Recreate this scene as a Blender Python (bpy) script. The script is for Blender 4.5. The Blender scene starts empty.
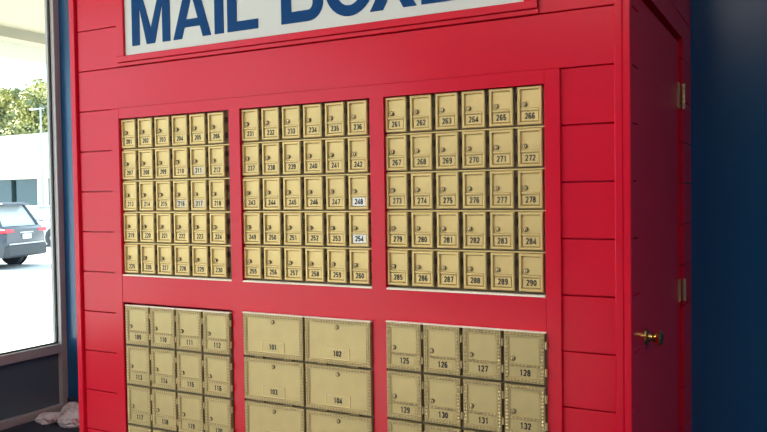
import bpy, bmesh, math, random
from mathutils import Vector, Matrix
random.seed(7)
S = bpy.context.scene
COL = S.collection

# ------------------------------------------------------------------ materials
def new_mat(name):
    m = bpy.data.materials.new(name); m.use_nodes = True
    nt = m.node_tree
    return m, nt, nt.nodes['Principled BSDF']

def setp(b, **k):
    for a, v in k.items():
        b.inputs[a.replace('_', ' ')].default_value = v

def mat(name, col, rough=0.5, metal=0.0, vary=0.0, vscale=8.0, bump=0.0, bscale=40.0, spec=0.5, coat=0.0, stretch=None):
    m, nt, b = new_mat(name)
    b.inputs['Base Color'].default_value = (*col, 1)
    setp(b, Roughness=rough, Metallic=metal)
    b.inputs['Specular IOR Level'].default_value = spec
    if coat: b.inputs['Coat Weight'].default_value = coat; b.inputs['Coat Roughness'].default_value = 0.15
    tc = nt.nodes.new('ShaderNodeTexCoord')
    src = tc.outputs['Object']
    if stretch:
        mp = nt.nodes.new('ShaderNodeMapping'); mp.inputs['Scale'].default_value = stretch
        nt.links.new(src, mp.inputs['Vector']); src = mp.outputs['Vector']
    if vary:
        n = nt.nodes.new('ShaderNodeTexNoise'); n.inputs['Scale'].default_value = vscale; n.inputs['Detail'].default_value = 5
        nt.links.new(src, n.inputs['Vector'])
        mx = nt.nodes.new('ShaderNodeMix'); mx.data_type = 'RGBA'
        mx.inputs['A'].default_value = (*[c * (1 - vary) for c in col], 1)
        mx.inputs['B'].default_value = (*[min(1, c * (1 + vary)) for c in col], 1)
        nt.links.new(n.outputs['Fac'], mx.inputs['Factor'])
        nt.links.new(mx.outputs['Result'], b.inputs['Base Color'])
    if bump:
        n2 = nt.nodes.new('ShaderNodeTexNoise'); n2.inputs['Scale'].default_value = bscale; n2.inputs['Detail'].default_value = 4
        nt.links.new(src, n2.inputs['Vector'])
        bp = nt.nodes.new('ShaderNodeBump'); bp.inputs['Strength'].default_value = bump; bp.inputs['Distance'].default_value = 0.002
        nt.links.new(n2.outputs['Fac'], bp.inputs['Height'])
        nt.links.new(bp.outputs['Normal'], b.inputs['Normal'])
    return m

RED = mat('red_paint', (0.63, 0.0068, 0.026), rough=0.23, vary=0.05, vscale=3, bump=0.08, bscale=60, spec=0.31)
BRASS = mat('brass', (0.67, 0.480, 0.195), rough=0.42, metal=0.4, vary=0.10, vscale=22, bump=0.25, bscale=180)
LOWER_BRASS = mat('lower_brass', (0.50, 0.375, 0.165), rough=0.44, metal=0.4, vary=0.12, vscale=18, bump=0.25, bscale=180)  # darker brass for the lower doors
BRASS_EDGE = mat('brass_edge', (0.62, 0.47, 0.235), rough=0.32, metal=0.5, vary=0.10, vscale=30)
BRASS_BACK = mat('shaded_brass', (0.12, 0.083, 0.040), rough=0.5, metal=0.4, vary=0.2, vscale=30)  # brass darkened to paint in the shade between the doors
BRASS_DARK = mat('dark_brass', (0.20, 0.14, 0.06), rough=0.42, metal=0.6)
ROPE_GAP = mat('rope_recess', (0.34, 0.25, 0.115), rough=0.5, metal=0.4)
BRONZE = mat('bronze', (0.045, 0.030, 0.015), rough=0.5, metal=0.5)
POLISHED = mat('polished_brass', (0.80, 0.56, 0.20), rough=0.18, metal=1.0)
BLACK = mat('black_ink', (0.012, 0.010, 0.010), rough=0.6)
STICKER = mat('white_sticker', (0.86, 0.84, 0.78), rough=0.5)
PALE_PLATE = mat('pale_plate', (0.74, 0.64, 0.42), rough=0.5)  # paler colour for a few number plates
LIT_CREAM = mat('lit_edge_cream', (0.93, 0.82, 0.68), rough=0.45)  # pale cream stands in for bright light on ledges and top edges
SIGN_WHITE = mat('sign_white', (0.62, 0.62, 0.565), rough=0.4, vary=0.02, vscale=4)
SIGN_BLUE = mat('sign_blue', (0.001, 0.046, 0.160), rough=0.5, vary=0.05, vscale=6, spec=0.12)
NAVY = mat('navy_wall', (0.010, 0.078, 0.190), rough=0.24, vary=0.06, vscale=5, bump=0.15, bscale=120)
NAVY_TRIM = mat('navy_trim', (0.012, 0.035, 0.085), rough=0.35)
FLOORM = mat('navy_carpet', (0.020, 0.024, 0.042), rough=0.9, vary=0.25, vscale=90, bump=0.6, bscale=300)
BOUNCE_FLOOR = mat('pale_bounce_floor', (0.52, 0.49, 0.46), rough=0.6, vary=0.05, vscale=3)  # unseen floor made pale to bounce light up onto the cabinet
CEIL = mat('ceiling_white', (0.78, 0.77, 0.74), rough=0.9)
ALU = mat('window_aluminium', (0.42, 0.40, 0.39), rough=0.45, metal=0.1, vary=0.05, vscale=10)
GASKET = mat('gasket_rubber', (0.012, 0.014, 0.014), rough=0.6)
DARKGLASS = mat('spandrel_glass', (0.095, 0.135, 0.165), rough=0.12, spec=0.5)
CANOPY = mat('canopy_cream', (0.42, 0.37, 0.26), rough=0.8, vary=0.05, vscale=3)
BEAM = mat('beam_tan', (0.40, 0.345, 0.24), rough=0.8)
FASCIA_LIT = mat('fascia_lit_cream', (0.80, 0.74, 0.60), rough=0.8)  # canopy cream lightened, stronger light on the fascia painted in
CONCRETE = mat('concrete', (0.55, 0.54, 0.51), rough=0.9, vary=0.08, vscale=2)
ASPHALT = mat('asphalt', (0.48, 0.48, 0.48), rough=0.95, vary=0.08, vscale=3)
WHITE_WALL = mat('white_stucco', (0.82, 0.82, 0.80), rough=0.8)
SHOPGLASS = mat('shop_glass', (0.05, 0.085, 0.095), rough=0.06)
BARK = mat('bark', (0.16, 0.11, 0.07), rough=0.9, vary=0.2, vscale=10)
SUVPAINT = mat('slate_blue_paint', (0.030, 0.043, 0.062), rough=0.3, coat=0.4)
WHITEPAINT = mat('white_car_paint', (0.78, 0.79, 0.80), rough=0.3, coat=0.6)
CARTRIM = mat('car_black_plastic', (0.030, 0.034, 0.042), rough=0.55)
CARGLASS = mat('car_glass', (0.42, 0.46, 0.48), rough=0.04, spec=0.8)  # pale base stands in for sky mirrored in the windows
TYRE = mat('tyre', (0.03, 0.032, 0.036), rough=0.8)
RIM = mat('alloy_rim', (0.55, 0.56, 0.58), rough=0.3, metal=0.8)
TAIL = mat('tail_lamp_red', (0.65, 0.03, 0.05), rough=0.2)
CLEARLAMP = mat('lamp_clear', (0.55, 0.52, 0.55), rough=0.15)
PLATE = mat('plate_white', (0.85, 0.86, 0.86), rough=0.5)
POLEM = mat('pole_grey', (0.34, 0.35, 0.34), rough=0.5, metal=0.3)

def glass_mat():
    m, nt, b = new_mat('clear_glass')
    nt.nodes.remove(b)
    out = nt.nodes['Material Output']
    tr = nt.nodes.new('ShaderNodeBsdfTransparent'); tr.inputs['Color'].default_value = (0.93, 0.96, 0.94, 1)
    gl = nt.nodes.new('ShaderNodeBsdfGlossy'); gl.inputs['Roughness'].default_value = 0.02
    fr = nt.nodes.new('ShaderNodeFresnel'); fr.inputs['IOR'].default_value = 1.45
    mx = nt.nodes.new('ShaderNodeMixShader')
    ge = nt.nodes.new('ShaderNodeNewGeometry'); sb_ = nt.nodes.new('ShaderNodeMath'); sb_.operation = 'SUBTRACT'; sb_.inputs[0].default_value = 1.0
    ml = nt.nodes.new('ShaderNodeMath'); ml.operation = 'MULTIPLY'
    nt.links.new(ge.outputs['Backfacing'], sb_.inputs[1]); nt.links.new(sb_.outputs[0], ml.inputs[0]); nt.links.new(fr.outputs[0], ml.inputs[1])
    nt.links.new(ml.outputs[0], mx.inputs[0]); nt.links.new(tr.outputs[0], mx.inputs[1]); nt.links.new(gl.outputs[0], mx.inputs[2])
    nt.links.new(mx.outputs[0], out.inputs['Surface'])
    return m
GLASS = glass_mat()

def leaf_mat():
    m, nt, b = new_mat('foliage')
    oi = nt.nodes.new('ShaderNodeTexCoord'); n = nt.nodes.new('ShaderNodeTexNoise'); n.inputs['Scale'].default_value = 0.9
    nt.links.new(oi.outputs['Object'], n.inputs['Vector'])
    cr = nt.nodes.new('ShaderNodeValToRGB')
    cr.color_ramp.elements[0].position = 0.35; cr.color_ramp.elements[0].color = (0.10, 0.14, 0.07, 1)
    cr.color_ramp.elements[1].position = 0.65; cr.color_ramp.elements[1].color = (0.36, 0.34, 0.10, 1)
    nt.links.new(n.outputs['Fac'], cr.inputs[0]); nt.links.new(cr.outputs[0], b.inputs['Base Color'])
    b.inputs['Roughness'].default_value = 0.6
    return m
LEAF = leaf_mat()

def cloth_mat():
    m, nt, b = new_mat('pink_spotted_plastic')
    tc = nt.nodes.new('ShaderNodeTexCoord'); n = nt.nodes.new('ShaderNodeTexNoise'); n.inputs['Scale'].default_value = 16; n.inputs['Detail'].default_value = 1
    nt.links.new(tc.outputs['Object'], n.inputs['Vector'])
    cr = nt.nodes.new('ShaderNodeValToRGB'); cr.color_ramp.interpolation = 'EASE'
    cr.color_ramp.elements[0].position = 0.60; cr.color_ramp.elements[0].color = (0.62, 0.54, 0.55, 1)
    cr.color_ramp.elements[1].position = 0.70; cr.color_ramp.elements[1].color = (0.45, 0.08, 0.12, 1)
    nt.links.new(n.outputs['Fac'], cr.inputs[0]); nt.links.new(cr.outputs[0], b.inputs['Base Color'])
    b.inputs['Roughness'].default_value = 0.45
    return m
PINK = cloth_mat()

# ------------------------------------------------------------------ helpers
class MB:
    def __init__(s): s.bm = bmesh.new()
    def box(s, x0, x1, y0, y1, z0, z1, bev=0.0, rot=None, mi=0):
        g = bmesh.ops.create_cube(s.bm, size=1.0)['verts']
        c = Vector(((x0 + x1) / 2, (y0 + y1) / 2, (z0 + z1) / 2))
        for v in g:
            v.co = Vector((v.co.x * abs(x1 - x0), v.co.y * abs(y1 - y0), v.co.z * abs(z1 - z0)))
            if rot is not None: v.co = rot @ v.co
            v.co += c
        fs = {f for v in g for f in v.link_faces}
        for f in fs: f.material_index = mi
        if bev:
            es = list({e for v in g for e in v.link_edges})
            r = bmesh.ops.bevel(s.bm, geom=es, offset=bev, segments=1, profile=0.5, affect='EDGES')
            for f in r['faces']: f.material_index = mi
        return s
    def cyl(s, p, q, r, r2=None, n=16, mi=0):
        p = Vector(p); q = Vector(q); d = q - p
        m = Matrix.Translation((p + q) / 2) @ d.to_track_quat('Z', 'Y').to_matrix().to_4x4()
        g = bmesh.ops.create_cone(s.bm, cap_ends=True, segments=n, radius1=r, radius2=r if r2 is None else r2, depth=d.length, matrix=m)['verts']
        for f in {f for v in g for f in v.link_faces}: f.material_index = mi
        return s
    def lathe(s, o, axis, prof, n=20):
        o = Vector(o); q = Vector(axis).normalized().to_track_quat('Z', 'Y')
        rings = []
        for (h, r) in prof:
            rings.append([s.bm.verts.new(o + q @ Vector((r * math.cos(2 * math.pi * k / n), r * math.sin(2 * math.pi * k / n), h))) for k in range(n)])
        for a, b in zip(rings, rings[1:]):
            for k in range(n): s.bm.faces.new((a[k], a[(k + 1) % n], b[(k + 1) % n], b[k]))
        s.bm.faces.new(rings[0][::-1]); s.bm.faces.new(rings[-1])
        return s
    def prism_xz(s, pts, y0, y1):
        a = [s.bm.verts.new((x, y0, z)) for x, z in pts]; b = [s.bm.verts.new((x, y1, z)) for x, z in pts]
        s.bm.faces.new(a); s.bm.faces.new(b[::-1])
        n = len(pts)
        for k in range(n): s.bm.faces.new((a[k], b[k], b[(k + 1) % n], a[(k + 1) % n]))
        return s
    def ring_xz(s, outer, inner, y0, y1):
        n = len(outer)
        V = lambda pts, y: [s.bm.verts.new((x, y, z)) for x, z in pts]
        oa, ob, ia, ib = V(outer, y0), V(outer, y1), V(inner, y0), V(inner, y1)
        for k in range(n):
            j = (k + 1) % n
            s.bm.faces.new((oa[k], oa[j], ia[j], ia[k])); s.bm.faces.new((ob[k], ib[k], ib[j], ob[j]))
            s.bm.faces.new((oa[k], ob[k], ob[j], oa[j])); s.bm.faces.new((ia[k], ia[j], ib[j], ib[k]))
        return s
    def bead(s, c, rx, ry, rz):
        x, y, z = c
        v = [s.bm.verts.new(t) for t in ((x - rx, y, z), (x, y, z - rz), (x + rx, y, z), (x, y, z + rz), (x, y - ry, z))]
        for k in range(4): s.bm.faces.new((v[k], v[(k + 1) % 4], v[4]))
        return s
    def mesh(s, name, *mats, smooth=False):
        bmesh.ops.recalc_face_normals(s.bm, faces=s.bm.faces[:])
        me = bpy.data.meshes.new(name); s.bm.to_mesh(me); s.bm.free()
        for m in mats: me.materials.append(m)
        if smooth:
            for p in me.polygons: p.use_smooth = True
            try: me.set_sharp_from_angle(angle=math.radians(40))
            except Exception: pass
        return me
    def obj(s, name, m, parent=None, smooth=False, loc=(0, 0, 0), **props):
        mats = m if isinstance(m, (list, tuple)) else (m,)
        return link(name, s.mesh(name, *mats, smooth=smooth), parent, loc, **props)

def link(name, data, parent=None, loc=(0, 0, 0), rz=0.0, **props):
    o = bpy.data.objects.new(name, data); COL.objects.link(o)
    o.location = loc; o.rotation_euler = (0, 0, rz)
    if parent is not None: o.parent = parent
    for k, v in props.items(): o[k] = v
    return o

def thing(name, label, cat, loc=(0, 0, 0), rz=0.0, group=None):
    o = link(name, None, None, loc, rz, label=label, category=cat)
    o.empty_display_size = 0.05
    if group: o['group'] = group
    return o

def structure(o): o['kind'] = 'structure'; return o

# ------------------------------------------------------------------ room shell
FZ, CZ = -1.480, 1.85          # floor, ceiling
XL, XR = -3.14, 5.2            # window wall, right wall (inner faces)
YB, YF = 1.30, -6.5            # back wall, wall behind the camera
structure(MB().box(XL - .12, XR, YF, YB, FZ - .1, FZ - .006).obj('floor', BOUNCE_FLOOR))
structure(MB().box(XL, -1.55, -.25, YB, FZ - .006, FZ).obj('floor_carpet', FLOORM))
structure(MB().box(.10, XR, YF, YB, FZ - .006, FZ).obj('floor_carpet', FLOORM))  # unseen dark carpet added to keep floor reflections off the cabinet front
structure(MB().box(XL - .12, XR + .1, YF - .1, YB + .1, CZ, CZ + .12).obj('ceiling', CEIL))
structure(MB().box(XL - .12, XR + .1, YB, YB + .1, FZ, CZ).obj('wall_back', NAVY))
structure(MB().box(XR, XR + .1, YF - .1, YB, FZ, CZ).obj('wall_right', NAVY))
structure(MB().box(XL - .12, XR, YF - .1, YF, FZ, CZ).obj('wall_front', NAVY))
WT = 1.60                      # window head
structure(MB().box(XL - .12, XL, YF, YB, WT, CZ).obj('wall_left', NAVY))
bb = MB(); bb.box(XL, -1.5, YB - .012, YB, FZ, FZ + .090, bev=.003); bb.box(.80, XR, YB - .012, YB, FZ, FZ + .090, bev=.003)
structure(bb.obj('baseboard_back', NAVY_TRIM))

# storefront windows along the left side
edges = [1.30, -1.25, -2.55, -4.5, YF]
for i, (ya, yb) in enumerate(zip(edges, edges[1:])):
    w = structure(link('window_%d' % (i + 1), None, None, (XL, (ya + yb) / 2, FZ)))
    off = Vector((-XL, -(ya + yb) / 2, -FZ))
    fm = 0.044 if i == 0 else 0.035
    a, b = ya - fm, yb + 0.035                   # clear opening
    f = MB()
    x0, x1 = XL - .085, XL
    f.box(x0, x1, a, ya, FZ, WT, bev=.002); f.box(x0, x1, yb, b, FZ, WT, bev=.002)
    f.box(x0, x1, b, a, WT - .06, WT, bev=.002)
    f.box(x0, x1, b, a, -1.084, -1.024, bev=.002)
    f.box(x0, x1, b, a, FZ, -1.430, bev=.002)
    f.obj('window_frame', ALU, w, loc=off)
    g = MB()
    gx = XL - .042
    for (z0, z1) in ((-1.024, WT - .06),):
        g.box(gx - .008, gx + .008, a - .009, a, z0, z1); g.box(gx - .008, gx + .008, b, b + .009, z0, z1)
        g.box(gx - .008, gx + .008, b, a, z0, z0 + .009); g.box(gx - .008, gx + .008, b, a, z1 - .009, z1)
    g.obj('gasket', GASKET, w, loc=off, label='black rubber gasket')
    MB().box(gx - .003, gx + .003, b, a, -1.024, WT - .06).obj('window_pane', GLASS, w, loc=off)
    MB().box(gx - .006, gx + .006, b, a, -1.430, -1.084).obj('lower_pane', GLASS if i > 1 else DARKGLASS, w, loc=off)  # lower panes of the unseen far bays are clear to let light in low

# ------------------------------------------------------------------ outside
structure(MB().box(-90, XL - .14, -60, 80, -2.00, -1.85).obj('ground', ASPHALT))
structure(MB().box(-5.9, XL - .125, -8, 8, -1.85, -1.50).obj('sidewalk', CONCRETE))
cn = structure(link('canopy', None, None, (-4.5, 0, 1.6)))
co = Vector((4.5, 0, -1.6))
MB().box(-6.05, XL - .12, -2.6, 9, 1.612, 1.75).obj('soffit', CANOPY, cn, loc=co)  # canopy ends early out of view so sun reaches the room floor
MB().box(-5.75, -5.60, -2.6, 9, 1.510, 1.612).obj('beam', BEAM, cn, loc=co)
MB().box(-6.15, -6.03, -2.6, 9, 1.395, 1.80).obj('fascia', FASCIA_LIT, cn, loc=co)

# strip-mall wing across the car park
bld = thing('shop_building', 'white strip mall wing with blank fascia across the car park', 'building', (-33, 23, -1.85))
o = Vector((33, -23, 1.85))
wl = MB(); wl.box(-60, -24, 22.5, 29, .95, 3.02)
wl.box(-60, -24, 24.4, 29, -1.85, .95)
wl.obj('wall', WHITE_WALL, bld, loc=o)
for i in range(13):
    x = -58 + i * 2.7
    MB().box(x, x + 2.3, 23.30, 24.4, -1.0, .945).obj('shop_window', SHOPGLASS, bld, loc=o)
for i in range(7):
    x = -58.2 + i * 5.4
    MB().box(x, x + .35, 22.6, 22.95, -1.85, .95).obj('column', WHITE_WALL, bld, loc=o)
MB().box(-60.1, -23.9, 22.4, 22.52, 2.85, 3.06).obj('cornice', WHITE_WALL, bld, loc=o)

def tree(x, y, h, r, label, seed):
    rnd = random.Random(seed)
    t = thing('tree', label, 'tree', (x, y, -1.85), group='trees behind the strip mall')
    tk = MB(); tk.cyl((0, 0, 0), (0.1, 0, h * .55), .22, .12, 10)
    for k in range(5):
        a = rnd.uniform(0, 6.28); tk.cyl((0.05, 0, h * .42), (r * .6 * math.cos(a), r * .6 * math.sin(a), h * .75), .09, .03, 6)
    tk.obj('trunk', BARK, t)
    bm = bmesh.new()
    blobs = [(rnd.gauss(0, r * .42), rnd.gauss(0, r * .42), h * rnd.uniform(.48, .90), rnd.uniform(.35, .55) * r) for _ in range(26)]
    for (bx, by, bz, br) in blobs:
        for _ in range(850):
            d = Vector((rnd.gauss(0, 1), rnd.gauss(0, 1), rnd.gauss(0, 1))).normalized() * br * rnd.uniform(.6, 1.02)
            c = Vector((bx, by, bz)) + Vector((d.x, d.y, d.z * .75))
            if c.z > h: continue
            u = Vector((rnd.gauss(0, 1), rnd.gauss(0, 1), rnd.gauss(0, 1))).normalized(); v = u.orthogonal().normalized()
            s1 = rnd.uniform(.10, .18); s2 = s1 * .6
            bm.faces.new([bm.verts.new(c + q) for q in (u * s1, v * s2, -u * s1, -v * s2)])
    me = bpy.data.meshes.new('foliage'); bm.to_mesh(me); bm.free(); me.materials.append(LEAF)
    link('foliage', me, t)
tree(-47.01, 35.15, 10.12, 3.3, 'yellow-green leafy tree above the white roof, nearest of the three trees', 5)
tree(-54.83, 38.05, 10.54, 3.3, 'yellow-green leafy tree above the white roof, leftmost of the three trees', 3)
tree(-62.07, 45.09, 11.69, 3.3, 'yellow-green leafy tree above the white roof, farthest of the three trees', 8)
pl = thing('light_pole', 'thin pale car park light pole in front of the white building', 'lamp post', (-26.45, 19.2, -1.85))
MB().cyl((0, 0, 0), (0,0,5.58), .050, .035, 10).obj('pole', POLEM, pl)
MB().cyl((0, 0, 0), (0, 0, .5), .22, .22, 12).obj('base', CONCRETE, pl)
MB().box(-.45, .20, -.025, .025, 5.49, 5.54).obj('arm', POLEM, pl)
MB().box(-.62, -.40, -.08, .08, 5.47, 5.55, bev=.02).obj('lamp_head', POLEM, pl)

def car(label, paint, loc, rz, L=4.6, W=1.85, H=1.72, sedan=False, group=None):
    """front at +x, rear at -x"""
    t = thing('car', label, 'car', loc, rz, group)
    h2 = L / 2
    bm = bmesh.new()
    # lower body: stations of (x, half width, z bottom, z shoulder)
    st = [(-h2, .82, .42, 1.02), (-h2 + .10, .90, .30, 1.10), (-h2 + .7, .925, .24, 1.09), (-.3, .925, .22, 1.04), (h2 - 1.2, .925, .22, .95), (h2 - .5, .91, .24, .88), (h2 - .1, .84, .28, .74), (h2, .70, .36, .62)]
    rings = []
    for (x, w, zb, zs) in st:
        zm = zb + (zs - zb) * .55
        prof = [(-w * .93, zb), (-w, zb + .10), (-w, zm), (-w * .965, zs - .05), (-w * .88, zs), (w * .88, zs), (w * .965, zs - .05), (w, zm), (w, zb + .10), (w * .93, zb)]
        rings.append([bm.verts.new((x, y, z)) for y, z in prof])
    for a, b in zip(rings, rings[1:]):
        n = len(a)
        for k in range(n): bm.faces.new((a[k], a[(k + 1) % n], b[(k + 1) % n], b[k]))
    bm.faces.new(rings[0]); bm.faces.new(rings[-1][::-1])
    mb = MB(); mb.bm.free(); mb.bm = bm
    body = mb.obj('body', paint, t, smooth=True)
    # greenhouse
    if sedan: gs = [(-h2 + .75, .74, 0), (-h2 + 1.35, .60, 1), (.35, .62, 1), (1.15, .76, 0)]
    else: gs = [(-h2 + .16, .80, 0), (-h2 + .52, .64, 1), (.45, .66, 1), (1.25, .80, 0)]
    zb, zt = 1.06, H
    def gh(inset, name, m, ztop, lift=0.0):
        q = MB()
        (xa, wa, _), (xb, wb, _), (xc, wc, _), (xd, wd, _) = gs
        lo = [(xa, -wa), (xd, -wd), (xd, wd), (xa, wa)]; hi = [(xb, -wb), (xc, -wc), (xc, wc), (xb, wb)]
        lo = [q.bm.verts.new((x, y, zb - .03)) for x, y in lo]; hi = [q.bm.verts.new((x, y, ztop)) for x, y in hi]
        for k in range(4): q.bm.faces.new((lo[k], lo[(k + 1) % 4], hi[(k + 1) % 4], hi[k]))
        q.bm.faces.new(hi); q.bm.faces.new(lo[::-1])
        return q.obj(name, m, t)
    gh(0, 'glazing', CARGLASS, zt - .06)
    (xa, wa, _), (xb, wb, _), (xc, wc, _), (xd, wd, _) = gs
    r = MB(); r.box(xb - .10, xc + .08, -wb - .02, wb + .02, zt - .075, zt, bev=.03)
    for sgn in (-1, 1):
        for (p, q2) in (((xa, wa * sgn, zb), (xb, wb * sgn, zt - .04)), ((xd, wd * sgn, zb), (xc, wc * sgn, zt - .04)), ((-.45, wa * sgn, zb), (-.42, wb * sgn, zt - .04))):
            r.cyl(p, q2, .045, .04, 8)
    r.obj('roof', paint, t)
    if not sedan:
        MB().box(xb - .26, xb + .04, -.58, .58, zt - .075, zt - .035, bev=.015).obj('spoiler', paint, t)
    # rear details
    b = MB(); b.box(-h2 - .06, -h2 + .25, -.86, .86, .30, .62, bev=.05); b.obj('rear_bumper', CARTRIM, t)
    MB().box(-h2 - .03, -h2 + .10, -.74, .74, .62, .66, bev=.01).obj('bumper_trim', RIM, t)
    for sgn in (-1, 1):
        MB().box(-h2 - .015, -h2 + .30, min(.52 * sgn, .91 * sgn), max(.52 * sgn, .91 * sgn), .93, 1.03, bev=.02).obj('tail_lamp', TAIL, t)
    pm = MB().box(-h2 - .035, -h2 + .02, -.17, .17, .76, .89, bev=.004).obj('number_plate', PLATE, t)
    MB().box(-h2 - .02, -h2 + .04, -.28, .28, .915, .945).obj('plate_lamp_strip', RIM, t)
    for x in (-h2 + .95, h2 - .95):
        for sgn in (-1, 1):
            y0, y1 = sgn * .70, sgn * .935
            wq = MB().lathe((x, y0, .335), (0, sgn, 0), [(0, .30), (.02, .335), (.20, .335), (.235, .30)], 24).obj('wheel', TYRE, t, smooth=True)
            MB().lathe((x, y1 - sgn * .01, .335), (0, sgn, 0), [(0, .22), (.018, .20), (.022, .08)], 20).obj('rim', RIM, wq)
            mq = MB().cyl((x, sgn * .88, .36), (x, sgn * .932, .36), .40, .40, 24)
            mq.obj('wheel_arch', CARTRIM, t)
    for sgn in (-1, 1):
        MB().box(.95, 1.12, sgn * .92 - .09, sgn * .92 + .09, .98, 1.12, bev=.03).obj('mirror', paint, t)
    return t
car('dark slate crossover car seen from behind, nearest the window', SUVPAINT, (-19.02, 10.45, -1.85), math.radians(200))
car('white car parked in the row, on the left behind the slate crossover', WHITEPAINT, (-29.6, 14.6, -1.85), math.radians(205), H=1.78, group=None)
car('white car parked by the window frame, to the right behind the slate crossover', WHITEPAINT, (-24.9, 17.6, -1.85), math.radians(22), H=1.55, sedan=True)

# ------------------------------------------------------------------ the red cabinet
CX = -0.34
cab = thing('mailbox_cabinet', 'big red painted wooden cabinet holding rows of brass mailboxes', 'cabinet', (CX, 0.65, FZ))
CO = Vector((-CX, -0.65, -FZ))
XCL, XCLI, XCRI, XCR = -1.464, -1.435, 0.731, 0.775
CTOP = 1.30
G0, GS = 0.7818, 0.16368
def rows():
    out = []
    for i in range(-3, 14):
        zt, zb = G0 - GS * i, G0 - GS * (i + 1)
        zb = max(zb, FZ); zt = min(zt, CTOP)
        if zt - zb > .02: out.append((zt, zb))
    return out
sd = MB()
SUR_T, SUR_L, SUR_R, SUR_B = 0.2915, -1.236, 0.578, -1.19
for (zt, zb) in rows():
    if zt < SUR_T + .05 and zt > SUR_B:
        spans = ((XCLI + .005, SUR_L + .03), (SUR_R - .03, XCRI + .01))
    else:
        spans = ((XCLI + .005, XCRI + .01),)
    for a, b in spans:
        sd.box(a, b, 0.0, .016, zb + .0018, zt - .0018, bev=.0014)
sd.obj('front_siding', RED, cab, loc=CO)
bk = MB()
bk.box(XCL + .005, XCR - .055, .036, .050, FZ, CTOP)                       # board behind everything
bk.box(XCL + .005, SUR_L + .04, .015, .036, FZ, CTOP); bk.box(SUR_R - .04, XCR - .055, .015, .036, FZ, CTOP)
bk.box(SUR_L + .04, SUR_R - .04, .015, .036, SUR_T, CTOP)
bk.obj('backing_board', RED, cab, loc=CO)
MB().box(XCL, XCLI, -.012, .05, FZ, CTOP, bev=.002).obj('corner_board', RED, cab, loc=CO)
cb = MB(); cb.box(XCRI, XCRI + .0235, -.012, .05, FZ, CTOP, bev=.0032); cb.box(XCRI + .0238, XCR, -.0125, .02, FZ, CTOP, bev=.002)
cb.obj('corner_board', RED, cab, loc=CO)
# surround of the six banks
OP_T, OP_B, LO_T = 0.2502, -0.3735, -0.478
LO_B = -1.13
ops = [(-1.191, -.636), (-.5875, -.0500), (.0010, .5325)]
sr = MB()
y0, y1 = -.012, .036
sr.box(SUR_L, ops[0][0], y0, y1, SUR_B, SUR_T, bev=.003); sr.box(ops[2][1], SUR_R, y0, y1, SUR_B, SUR_T, bev=.0015)
sr.box(ops[0][0], ops[2][1], y0 + .0003, y1, OP_T, SUR_T - .0004)
sr.box(ops[0][0], ops[2][1], y0 + .0003, y1, LO_T, OP_B)
sr.box(ops[0][0], ops[2][1], y0 + .0003, y1, SUR_B, LO_B)
for (a, b) in ((ops[0][1], ops[1][0]), (ops[1][1], ops[2][0])):
    sr.box(a, b, y0 + .0005, y1, OP_B, OP_T); sr.box(a, b, y0 + .0005, y1, LO_B, LO_T)
sr.obj('bank_surround', RED, cab, loc=CO)
# sign trim
st_ = MB()
SL, SR_, SB, ST = -1.150, 0.474, 0.493, 0.760
st_.box(SL - .040, SR_ + .040, -.018, 0, SB - .023, SB, bev=.0015); st_.box(SL - .040, SR_ + .040, -.018, 0, ST, ST + .03, bev=.0015)
st_.box(SL - .040, SL, -.018, 0, SB, ST, bev=.0015); st_.box(SR_, SR_ + .030, -.018, 0, SB, ST, bev=.0015)
st_.box(SL - .046, SR_ + .042, -.010, 0, SB - .0375, SB - .0245, bev=.001); st_.box(SR_ + .0315, SR_ + .042, -.010, 0, SB, ST, bev=.001)
st_.obj('sign_trim', RED, cab, loc=CO)
cr_ = MB(); cr_.box(XCL - .06, XCR + .06, -.08, YB - .001, CTOP, CTOP + .10, bev=.006); cr_.box(XCL - .03, XCR + .03, -.045, YB - .001, CTOP - .06, CTOP, bev=.004)
cr_.obj('cornice', RED, cab, loc=CO)
# right side: siding strips, door, casing
DY0, DY1, DT = 0.146, 1.060, 0.536
ss = MB()
xs0, xs1 = XCR - .022, XCR - .004
for (zt, zb) in rows():
    if zb > DT - .001:
        spans = ((.02, YB - .001),)
    else:
        spans = ((.02, DY0), (DY1, YB - .001))
        if zt > DT + .03:
            ss.box(xs0, xs1, DY0, DY1, DT, zt - .0018)
    for a, b in spans: ss.box(xs0, xs1, a, b, zb + .0018, zt - .0018, bev=.0012)
ss.obj('side_siding', RED, cab, loc=CO)
sb = MB(); sb.box(XCR - .052, xs0, .02, DY0, FZ, CTOP); sb.box(XCR - .052, xs0, DY1, YB - .001, FZ, CTOP); sb.box(XCR - .052, xs0, DY0, DY1, DT, CTOP)
sb.box(XCR - .070, XCR - .054, .05, YB - .001, FZ, CTOP)
sb.obj('side_backing', RED, cab, loc=CO)
MB().box(XCL + .001, XCL + .02, .05, YB - .001, FZ, CTOP).obj('side_panel', RED, cab, loc=CO)
dr = MB().box(XCR - .050, XCR - .016, DY0 + .003, DY1 - .004, FZ + .01, DT - .018, bev=.002).obj('door', RED, cab, loc=CO)
kx, ky, kz = XCR - .016, .296, -.522
MB().lathe((kx, ky, kz), (1, 0, 0), [(0, .026), (.005, .025), (.010, .014), (.020, .010), (.026, .015), (.034, .024), (.044, .025), (.050, .019), (.051, .008)], 28).obj('door_knob', POLISHED, dr, smooth=True, label='polished brass knob')
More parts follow.
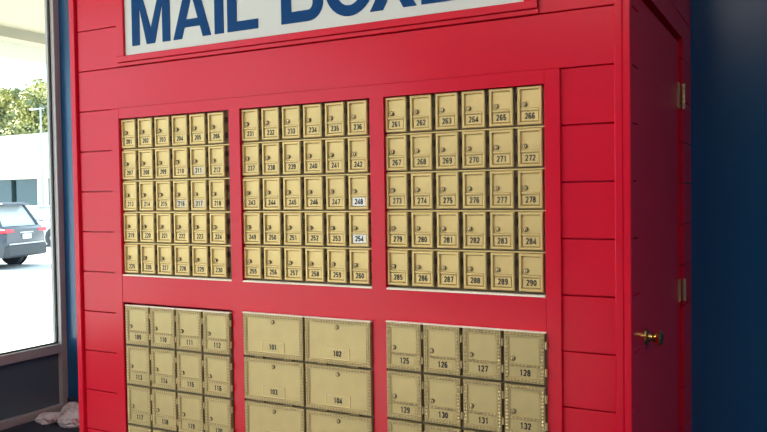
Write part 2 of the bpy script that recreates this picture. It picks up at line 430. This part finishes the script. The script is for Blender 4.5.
for (z0, z1) in ((.258, .357), (-.505, -.418)):
    h = MB(); h.box(XCR - .016, XCR - .0125, DY1 - .050, DY1 - .006, z0, z1); h.box(XCR - .004, XCR - .002, DY1 + .004, DY1 + .022, z0, z1)
    for k in range(5):
        zz = z0 + (z1 - z0) * k / 5
        h.cyl((XCR - .001, DY1 - .001, zz + .001), (XCR - .001, DY1 - .001, zz + (z1 - z0) / 5 - .001), .0065, n=10)
    h.obj('hinge', BRASS_EDGE, dr, label='brass hinge')

# ------------------------------------------------------------------ sign board
sg = thing('sign', 'white sign board with blue capitals reading MAIL BOXES', 'sign', ((SL + SR_) / 2, 0, SB))
so = Vector((-(SL + SR_) / 2, 0, -SB))
MB().box(SL + .001, SR_ - .001, -.008, -.0005, SB + .0005, ST - .0005).obj('sign_board', SIGN_WHITE, sg, loc=so)
ZB, ZT = 0.5320, 0.7320
so = so + Vector((.0085, 0, -.004))
ya, yb = -.0105, -.0080
def letter(parts):
    m = MB()
    for kind, *d in parts:
        if kind == 'p': m.prism_xz(d[0], ya, yb)
        else: m.ring_xz(d[0], d[1], ya, yb)
    m.obj('letter', SIGN_BLUE, sg, loc=so)
def R(x0, x1, z0, z1): return ('p', [(x0, z0), (x1, z0), (x1, z1), (x0, z1)])
x = -1.118
letter([R(x, x + .040, ZB, ZT), R(-.959, -.920, ZB, ZT),
        ('p', [(x + .0402, ZT), (x + .0402, ZT - .055), (-1.041, ZB), (-1.0190, ZB), (-1.0190, ZB + .058), (x + .052, ZT)]),
        ('p', [(-.9592, ZT), (-.9592, ZT - .055), (-.999, ZB), (-1.0188, ZB), (-1.0188, ZB + .058), (-.972, ZT)])])
letter([('p', [(-.9037, ZB), (-.8616, ZB), (-.8115, .690), (-.8115, ZT), (-.838, ZT)]),
        ('p', [(-.7203, ZB), (-.786, ZT), (-.8113, ZT), (-.8113, .690), (-.7600, ZB)]),
        ('p', [(-.8484, .573), (-.7734, .573), (-.7828, .602), (-.8393, .602)])])
letter([R(-.7027, -.6610, ZB, ZT)])
letter([R(-.6430, -.6010, ZB, ZT), R(-.6008, -.5055, ZB, ZB + .034)])
def arcpts(cx, cz, rx, rz, a0, a1, n=14): return [(cx + rx * math.cos(math.radians(a0 + (a1 - a0) * k / n)), cz + rz * math.sin(math.radians(a0 + (a1 - a0) * k / n))) for k in range(n + 1)]
bz = ZB + .108
def bowl(z0, z1, xr):
    rz = (z1 - z0) / 2; cz = (z0 + z1) / 2; cx = xr - rz * .98
    out = [(-.3630, z0)] + arcpts(cx, cz, rz * .98, rz, -90, 90) + [(-.3630, z1)]
    t = .038; rzi = rz - t
    inn = [(-.3630, z0 + t)] + arcpts(cx, cz, rz * .98 - t - .004, rzi, -90, 90) + [(-.3630, z1 - t)]
    # open ring as quads
    parts = []
    for k in range(len(out) - 1): parts.append(('p', [out[k], out[k + 1], inn[k + 1], inn[k]]))
    return parts
letter([R(-.4049, -.3632, ZB, ZT)] + bowl(ZB, bz + .016, -.232) + bowl(bz - .016 + .0165, ZT, -.241))
cx = -.131
def circ(rx, rz, n=36): return [(cx + rx * math.cos(2 * math.pi * k / n), (ZB + ZT) / 2 + rz * math.sin(2 * math.pi * k / n)) for k in range(n)]
letter([('r', circ(.095, .1035), circ(.053, .068))])
letter([('p', [(-.0528, ZB), (-.0045, ZB), (.0315, ZB + .066), (.0080, ZB + .104)]),
        ('p', [(.1158, ZB), (.0550, ZB + .104), (.0315, ZB + .066), (.0690, ZB)]),
        ('p', [(.0080, ZB + .104), (.0315, ZB + .066), (.0550, ZB + .104), (.0315, ZB + .142)]),
        ('p', [(.0080, ZB + .104), (.0315, ZB + .142), (-.0010, ZT), (-.0480, ZT)]),
        ('p', [(.0550, ZB + .104), (.1110, ZT), (.0640, ZT), (.0315, ZB + .142)])])
letter([R(.1325, .1740, ZB, ZT), R(.1742, .262, ZB, ZB + .036), R(.1742, .252, ZB + .083, ZB + .117), R(.1742, .260, ZT - .036, ZT)])
# S as a swept band
def s_pts():
    c = []
    cx_, r1 = .355, .052
    for k in range(13): c.append((cx_ + .058 * math.cos(math.radians(25 + k * 245 / 12)), ZT - .055 + .037 * math.sin(math.radians(25 + k * 245 / 12))))
    for k in range(1, 14): c.append((cx_ + .060 * math.cos(math.radians(90 - k * 245 / 13)), ZB + .057 + .039 * math.sin(math.radians(90 - k * 245 / 13))))
    return c
sp = s_pts(); left, right = [], []
for k, (px_, pz_) in enumerate(sp):
    q0 = sp[max(0, k - 1)]; q1 = sp[min(len(sp) - 1, k + 1)]
    d = Vector((q1[0] - q0[0], q1[1] - q0[1])).normalized(); n = Vector((-d.y, d.x)) * .0185
    left.append((px_ + n.x, pz_ + n.y)); right.append((px_ - n.x, pz_ - n.y))
letter([('p', [left[k], left[k + 1], right[k + 1], right[k]]) for k in range(len(sp) - 1)])

# ------------------------------------------------------------------ mailboxes
def arc2(cx, cz, rx, rz, a0, a1, n=10):
    return [(cx + rx * math.cos(math.radians(a0 + (a1 - a0) * k / n)), cz + rz * math.sin(math.radians(a0 + (a1 - a0) * k / n))) for k in range(n + 1)]
DIG = {
 '0': [arc2(.28, .5, .20, .42, 0, 360, 20)],
 '1': [[(.12, .74), (.30, .90), (.30, .0)]],
 '2': [arc2(.28, .70, .20, .22, 170, -30, 10) + [(.09, .08), (.50, .08)]],
 '3': [arc2(.27, .71, .19, .21, 160, -90, 10), arc2(.27, .285, .21, .215, 90, -160, 10)],
 '4': [[(.58, .23), (.03, .23), (.40, .92), (.40, .0)]],
 '5': [[(.47, .92), (.15, .92), (.11, .50)] + arc2(.27, .32, .205, .24, 130, -155, 12)],
 '6': [[(.46, .80)] + arc2(.30, .62, .20, .30, 60, 180, 8) + [(.09, .34)], arc2(.28, .30, .195, .23, 0, 360, 18)],
 '7': [[(.06, .92), (.50, .92), (.24, .0)]],
 '8': [arc2(.28, .71, .175, .205, 0, 360, 16), arc2(.28, .285, .205, .22, 0, 360, 16)],
 '9': [[(.10, .18)] + arc2(.26, .36, .20, .30, 240, 360, 8) + [(.47, .66)], arc2(.28, .69, .195, .23, 0, 360, 18)],
}
def text_mesh(txt, height):
    m = MB(); sw = .112; adv = .68; W = adv * (len(txt) - 1) + .56; kx = .92
    for i, ch in enumerate(txt):
        for line in DIG[ch]:
            L, Rr = [], []
            for k, (px, pz) in enumerate(line):
                d0 = Vector(line[k]) - Vector(line[k - 1]) if k else Vector(line[1]) - Vector(line[0])
                d1 = Vector(line[k + 1]) - Vector(line[k]) if k < len(line) - 1 else d0
                d0.normalize(); d1.normalize()
                n = Vector((-(d0.y + d1.y), d0.x + d1.x))
                if n.length < 1e-4: n = Vector((-d0.y, d0.x))
                n.normalize(); n *= sw / max(.55, n.dot(Vector((-d0.y, d0.x))))
                o_ = i * adv - W / 2
                for arr, sg_ in ((L, 1), (Rr, -1)):
                    arr.append(m.bm.verts.new(((o_ + px + n.x * sg_) * height * kx, -.0003, (pz + n.y * sg_ - .46) * height)))
            for k in range(len(line) - 1): m.bm.faces.new((L[k], L[k + 1], Rr[k + 1], Rr[k]))
    r = bmesh.ops.extrude_face_region(m.bm, geom=m.bm.faces[:])
    for g in r['geom']:
        if isinstance(g, bmesh.types.BMVert): g.co.y += .0005
    return m.mesh('number', BLACK)

def frame_ring(m, w, h, t, y0, y1, bev):
    """raised border, outer w x h from (0,0) to (w,-h); sloped inner side"""
    o_ = [(0, 0), (w, 0), (w, -h), (0, -h)]; i_ = [(t, -t), (w - t, -t), (w - t, -h + t), (t, -h + t)]
    i2 = [(t + bev, -t - bev), (w - t - bev, -t - bev), (w - t - bev, -h + t + bev), (t + bev, -h + t + bev)]
    o2 = [(bev, -bev), (w - bev, -bev), (w - bev, -h + bev), (bev, -h + bev)]
    V = lambda pts, y: [m.bm.verts.new((x, y, z)) for x, z in pts]
    L = [V(o_, y1), V(o_, y0 + bev), V(o2, y0), V(i_, y0), V(i2, y1 - .0002)]
    for a, b in zip(L, L[1:]):
        for k in range(4): m.bm.faces.new((a[k], a[(k + 1) % 4], b[(k + 1) % 4], b[k]))

# small door: w x h, origin at top-left of the door, outer face at y = 0
def small_door():
    w, h = .0755, .1135
    m = MB(); m.box(0, w, .0056, .0100, -h, 0)
    frame_ring(m, w, h, .0078, -.0022, .0058, .0028)
    m.box(.0092, w - .0092, -.0004, .0058, -.0715, -.0645, bev=.0016)
    door = m.mesh('door', BRASS)
    n = MB(); n.box(.0125, w - .0125, .0016, .0058, -.1030, -.0745, bev=.0008)
    return w, h, door, n
w1, h1, door1, n1 = small_door()
def plate_small(material):
    m = MB(); m.box(.0118, w1 - .0118, .0026, .0058, -.1020, -.0735, bev=.0010); return m.mesh('number_plate', material)
PL1 = {k: plate_small(v) for k, v in (('b', BRASS), ('w', STICKER), ('p', PALE_PLATE))}
def lock_mesh(x, z, r):
    m = MB(); m.lathe((x, .0042, z), (0, -1, 0), [(0, r), (.0038, r), (.0046, r * .82), (.0046, r * .72)], 14)
    k = MB(); k.lathe((x, .0005, z), (0, -1, 0), [(0, r * .68), (.0016, r * .66), (.0022, r * .45), (.0024, r * .1)], 14)
    k.box(x - r * .14, x + r * .14, -.0024, -.0010, z - r * .42, z + r * .42, mi=1)
    return m.mesh('lock', BRASS_DARK), k.mesh('lock_cylinder', BRASS_EDGE, BLACK)
LK1 = lock_mesh(.0220, -.0525, .0075)
def hinge_mesh(x, z0, z1, y, r=.0040, material=BRONZE):
    m = MB(); m.cyl((x, y, z0), (x, y, z1), r, n=8); return m.mesh('hinge', material)
HG1 = (hinge_mesh(w1 + .0055, -.040, -.020, .0045), hinge_mesh(w1 + .0055, -.096, -.076, .0045))

banks = {}
def bank(key, label, x0, x1, ztop, zbot, yface, yback, flange=None):
    t = thing('mailbox_bank_frame', label, 'mailbox frame', ((x0 + x1) / 2, yback, zbot), group='brass frames behind the mailbox doors')
    return t, Vector((-(x0 + x1) / 2, -yback, -zbot))

num_cache = {}
def add_mailbox(num, label, group, x, y, z, meshes, plate, lock, hinges, npos, nh, extra=()):
    t = link('mailbox', None, None, (x, y, z), label=label, category='mailbox', group=group)
    t.empty_display_size = .02
    d = link('door', meshes, t)
    for nm, me in extra: link(nm, me, d)
    if plate is not None:
        p = link('number_plate', plate, t)
        if plate is PL1['w']: p['label'] = 'white number sticker'
    else: p = d
    link('number', text_mesh(str(num), nh), p, loc=npos)
    l = link('lock', lock[0], t); link('lock_cylinder', lock[1], l)
    for hme in hinges: link('hinge', hme, t)
    return t

ORD = ['top', 'second', 'third', 'fourth', 'bottom']
UP = [('upper left', 201, -1.1905, .2460), ('upper middle', 231, -.5872, .2472), ('upper right', 261, .0015, .2484)]
PX, PZ = .0890, .1235
YU = .0005
WHITES = {248, 254}; PALES = {211, 216, 217}
for (nm, n0, ux, uz) in UP:
    b, bo = bank(nm, 'brass backing frame of the %s block of small mailboxes' % nm, ux, ux + 6 * PX, uz, uz - 5 * PZ, YU, .0345)
    opx = {201: ops[0], 231: ops[1], 261: ops[2]}[n0]
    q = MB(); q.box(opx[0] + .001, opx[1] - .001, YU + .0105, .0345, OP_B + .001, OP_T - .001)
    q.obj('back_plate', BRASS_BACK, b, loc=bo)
    q = MB()
    for r in range(1, 5): q.box(ux + .001, opx[1] - .002, YU + .003, YU + .0105, uz - r * PZ + .0008, uz - r * PZ + .0058, bev=.001)
    q.obj('cross_rail', BRASS, b, loc=bo)
    MB().box(opx[0] + .001, opx[1] - .001, -.0110, YU + .0105, OP_B + .0004, OP_B + .0060, bev=.0006).obj('lit_sill_strip', LIT_CREAM, b, loc=bo, label='sill strip in pale cream for the light on it')  # light on the ledge below the doors painted as pale cream
    for r in range(5):
        for c in range(6):
            num = n0 + r * 6 + c
            pk = 'w' if num in WHITES else ('p' if num in PALES else 'b')
            ex = ' with white sticker' if pk == 'w' else ''
            add_mailbox(num, 'small brass mailbox%s numbered %d, %s row of the %s block' % (ex, num, ORD[r], nm), 'small brass mailboxes of the %s block' % nm,
                        ux + c * PX + .0005, YU, uz - r * PZ, door1, PL1[pk], LK1, HG1, (w1 / 2, .0024, -.0878), .0175)

# large doors -------------------------------------------------------------
def rope(m, x0, x1, z0, z1, y, horizontal, pitch=.0105):
    m.box(x0, x1, y - .0003, y + .0004, z0, z1, mi=1)
    if horizontal:
        n = max(2, int((x1 - x0) / pitch)); zc = (z0 + z1) / 2; hz = abs(z1 - z0) / 2
        for k in range(n):
            xx = x0 + (k + .5) * (x1 - x0) / n
            m.bead((xx, y - .0003, zc), (x1 - x0) / n * .46, .0034, hz * .95)
    else:
        n = max(2, int((z1 - z0) / pitch)); xc = (x0 + x1) / 2; hx = abs(x1 - x0) / 2
        for k in range(n):
            zz = z0 + (k + .5) * (z1 - z0) / n
            m.bead((xc, y - .0003, zz), hx * .95, .0034, (z1 - z0) / n * .46)

def big_door(w, h, divider):
    m = MB(); m.box(0, w, .0035, .0110, -h, 0)
    frame_ring(m, w, h, .0125, .0004, .0045, .0012)
    m.box(.0150, .0170, .0020, .0045, -h + .016, -.016); m.box(w - .0170, w - .0150, .0020, .0045, -h + .016, -.016)
    m.box(.0150, w - .0150, .0020, .0045, -.0170, -.0150)
    if divider: m.box(.0150, w - .0150, .0012, .0045, divider - .0045, divider + .0045, bev=.0008)
    r = MB()
    rope(r, .0028, w - .0028, -.0105, -.0025, .0006, True); rope(r, .0028, w - .0028, -h + .0025, -h + .0105, .0006, True)
    rope(r, .0025, .0105, -h + .011, -.011, .0006, False); rope(r, w - .0105, w - .0025, -h + .011, -.011, .0006, False)
    if divider: rope(r, .0165, w - .0165, divider - .0040, divider + .0040, .0014, True)
    return m.mesh('door', LOWER_BRASS), r.mesh('rope_border', BRASS_EDGE, ROPE_GAP)
PX2, PZ2 = .1332, .1585
w2, h2 = .1225, .1495
D2, R2 = big_door(w2, h2, -.0990)
m = MB(); m.box(.030, w2 - .022, .0022, .0036, -.1330, -.1085, bev=.0006); PLT2 = m.mesh('number_plate', LOWER_BRASS)
LK2 = lock_mesh(.0265, -.0800, .0078)
HG2 = (hinge_mesh(w2 + .0044, -.046, -.024, .0050, .0040, BRASS_EDGE), hinge_mesh(w2 + .0044, -.126, -.104, .0050, .0040, BRASS_EDGE))
w3, h3 = .2570, .1495
D3, R3 = big_door(w3, h3, None)
m = MB()
m.box(.0805, .1765, .0022, .0036, -.1325, -.0950); frame3 = m
m2 = MB(); m2.ring_xz([(.0805, -.0950), (.1765, -.0950), (.1765, -.1325), (.0805, -.1325)], [(.0825, -.0970), (.1745, -.0970), (.1745, -.1305), (.0825, -.1305)], .0012, .0022)
PLT3 = frame3.mesh('number_plate', LOWER_BRASS); PLR3 = m2.mesh('plate_rim', BRASS_EDGE)
LK3 = lock_mesh(w3 / 2, -.0250, .0075)
def hinge_h(x0, x1, z):
    m = MB(); m.cyl((x0, .005, z), (x1, .005, z), .0042, n=8); m.box(x0 + .001, x1 - .001, .007, .0112, z - .004, z + .004); return m.mesh('hinge', BRASS_DARK)
HG3 = (hinge_h(.050, .085, -h3 - .0040), hinge_h(.175, .210, -h3 - .0040))
YL = -.0260
LOW = [('lower left', 109, 4, -1.1655, -.4900), ('lower middle', 101, 2, -.5780, -.4830), ('lower right', 125, 4, .0070, -.4770)]
for i, (nm, n0, nc, ux, uz) in enumerate(LOW):
    b, bo = bank(nm, 'brass backing frame of the %s block of large mailboxes' % nm, ux, ux + .53, uz, uz - 4 * PZ2, YL, .03)
    wid = .5285
    q = MB(); q.box(ux - .001, ux + wid, YL + .0112, -.0125, uz - 4 * PZ2 - .002, uz + .0004, bev=.001)
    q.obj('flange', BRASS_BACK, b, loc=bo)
    MB().box(ux - .001, ux + wid, YL - .0012, -.0125, uz + .0006, uz + .0046, bev=.0008).obj('edge_highlight', LIT_CREAM, cab, loc=CO, label='pale strip painting the highlight along the top of a mailbox block')  # highlight on the block's top edge, added as a pale strip
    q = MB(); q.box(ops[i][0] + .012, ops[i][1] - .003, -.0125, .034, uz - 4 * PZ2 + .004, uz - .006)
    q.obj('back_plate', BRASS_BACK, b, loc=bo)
    for r in range(4):
        for c in range(nc):
            num = n0 + r * nc + c
            kind = 'wide' if nc == 2 else 'square'
            rown = ['top', 'second', 'third', 'fourth'][r]
            lab = '%s brass mailbox with rope border numbered %d, %s row of the %s block' % (kind, num, rown, nm)
            if nc == 2:
                add_mailbox(num, lab, 'wide brass mailboxes of the %s block' % nm, ux + c * 2 * PX2 + .002, YL, uz - r * PZ2, D3, PLT3, LK3, HG3, (w3 / 2, .0018, -.1140), .0180, (('rope_border', R3), ('plate_rim', PLR3)))
            else:
                add_mailbox(num, lab, 'square brass mailboxes of the %s block' % nm, ux + c * PX2 + .001, YL, uz - r * PZ2, D2, PLT2, LK2, HG2, (w2 / 2 + .003, .0018, -.1205), .0185, (('rope_border', R2),))

# ------------------------------------------------------------------ crumpled bundles on the floor
def bundle(label, loc, sx, sy, sz, rz, seed):
    rnd = random.Random(seed)
    bm = bmesh.new(); bmesh.ops.create_icosphere(bm, subdivisions=4, radius=1)
    from mathutils import noise
    offv = Vector((seed * 3.1, seed * 1.7, 0))
    for v in bm.verts:
        n = v.co.normalized()
        k = 1 + .30 * noise.noise(n * 1.6 + offv) + .20 * (1 - 2 * abs(noise.noise(n * 3.5 + offv))) * .6 + .08 * noise.noise(n * 9 + offv)
        q = n * k
        v.co = Vector((q.x * sx, q.y * sy, max(-.55, q.z) * sz + .55 * sz))
    me = bpy.data.meshes.new('crumpled_bag'); bm.to_mesh(me); bm.free(); me.materials.append(PINK)
    return link('crumpled_bag', me, None, loc, rz, label=label, category='bag', group='crumpled pale pink bags on the floor')
bundle('crumpled pale pink bag on the floor, touching the dark lower window pane', (-3.020, 1.060, FZ), .078, .062, .036, .3, 2)
bundle('crumpled pale pink bag on the floor against the blue baseboard', (-3.00, 1.215, FZ), .085, .055, .050, -.1, 5)
bundle('crumpled pale pink bag on the floor nearest the red cabinet', (-2.82, 1.085, FZ), .090, .070, .052, .5, 9)

# ------------------------------------------------------------------ ceiling lamps (unseen, above the frame; right pair added as fill for the cabinet side)
lamp_ms = []
for pw_ in (0.3, 8.5, 8.2):
    lamp_m, nt, bsdf = new_mat('lamp_diffuser')
    bsdf.inputs['Emission Color'].default_value = (1, .95, .89, 1); bsdf.inputs['Emission Strength'].default_value = pw_
    lamp_ms.append(lamp_m)
for i, (x, y, pw, side) in enumerate(((-1.9, -2.3, 0, 'in front of the cabinet, on the window side'), (0.05, -3.1, 2, 'in front of the cabinet, on the door side'), (4.5, -1.7, 1, 'added on the right as fill, closer to the blue wall'), (4.5, -4.2, 1, 'added on the right as fill, farther from the blue wall'))):
    t = thing('ceiling_light', 'recessed square ceiling light panel %s' % side, 'ceiling light', (x, y, CZ), group='ceiling light panels')
    MB().box(-.62, .62, -.32, .32, -.03, -.001, bev=.003).obj('lamp_housing', CEIL, t)
    MB().box(-.58, .58, -.28, .28, -.034, -.0305).obj('diffuser', lamp_ms[pw], t)

# ------------------------------------------------------------------ light
wd = bpy.data.worlds.new('sky'); S.world = wd; wd.use_nodes = True
bg = wd.node_tree.nodes['Background']; bg.inputs[0].default_value = (0.68, 0.85, 1.0, 1); bg.inputs[1].default_value = 0.9
sun = bpy.data.lights.new('sun', 'SUN'); sun.energy = 5.0; sun.angle = .01; sun.color = (1, .95, .87)
so_ = bpy.data.objects.new('sun', sun); COL.objects.link(so_)
so_.rotation_euler = Vector((.62, .22, -.75)).to_track_quat('-Z', 'Y').to_euler()
so_.location = (0, 0, 12)

# ------------------------------------------------------------------ camera
cam = bpy.data.cameras.new('camera'); co_ = bpy.data.objects.new('camera', cam); COL.objects.link(co_)
f, yaw, pitch, roll = 775.926, -0.4983604, -0.0277671, -0.0142315
cam.sensor_width = 36; cam.lens = f / 767 * 36; cam.clip_start = .05; cam.clip_end = 300
cy, sy, cp, spp = math.cos(yaw), math.sin(yaw), math.cos(pitch), math.sin(pitch)
fw = Vector((sy * cp, cy * cp, spp)); rt = Vector((cy, -sy, 0)); up = rt.cross(fw)
r2 = rt * math.cos(roll) + up * math.sin(roll); u2 = up * math.cos(roll) - rt * math.sin(roll)
M = Matrix((r2, u2, -fw)).transposed().to_4x4(); M.translation = Vector((1.19866, -2.220732, -0.0645516))
co_.matrix_world = M
S.camera = co_

S.view_settings.view_transform = 'Standard'; S.view_settings.look = 'None'
S.view_settings.gamma = 1.0; S.view_settings.use_curve_mapping = False
S.view_settings.exposure = 2.02
try:
    S.cycles.use_denoising = True; S.cycles.max_bounces = 10; S.cycles.diffuse_bounces = 6; S.cycles.sample_clamp_indirect = 8
    S.cycles.caustics_reflective = False; S.cycles.caustics_refractive = False
except Exception: pass
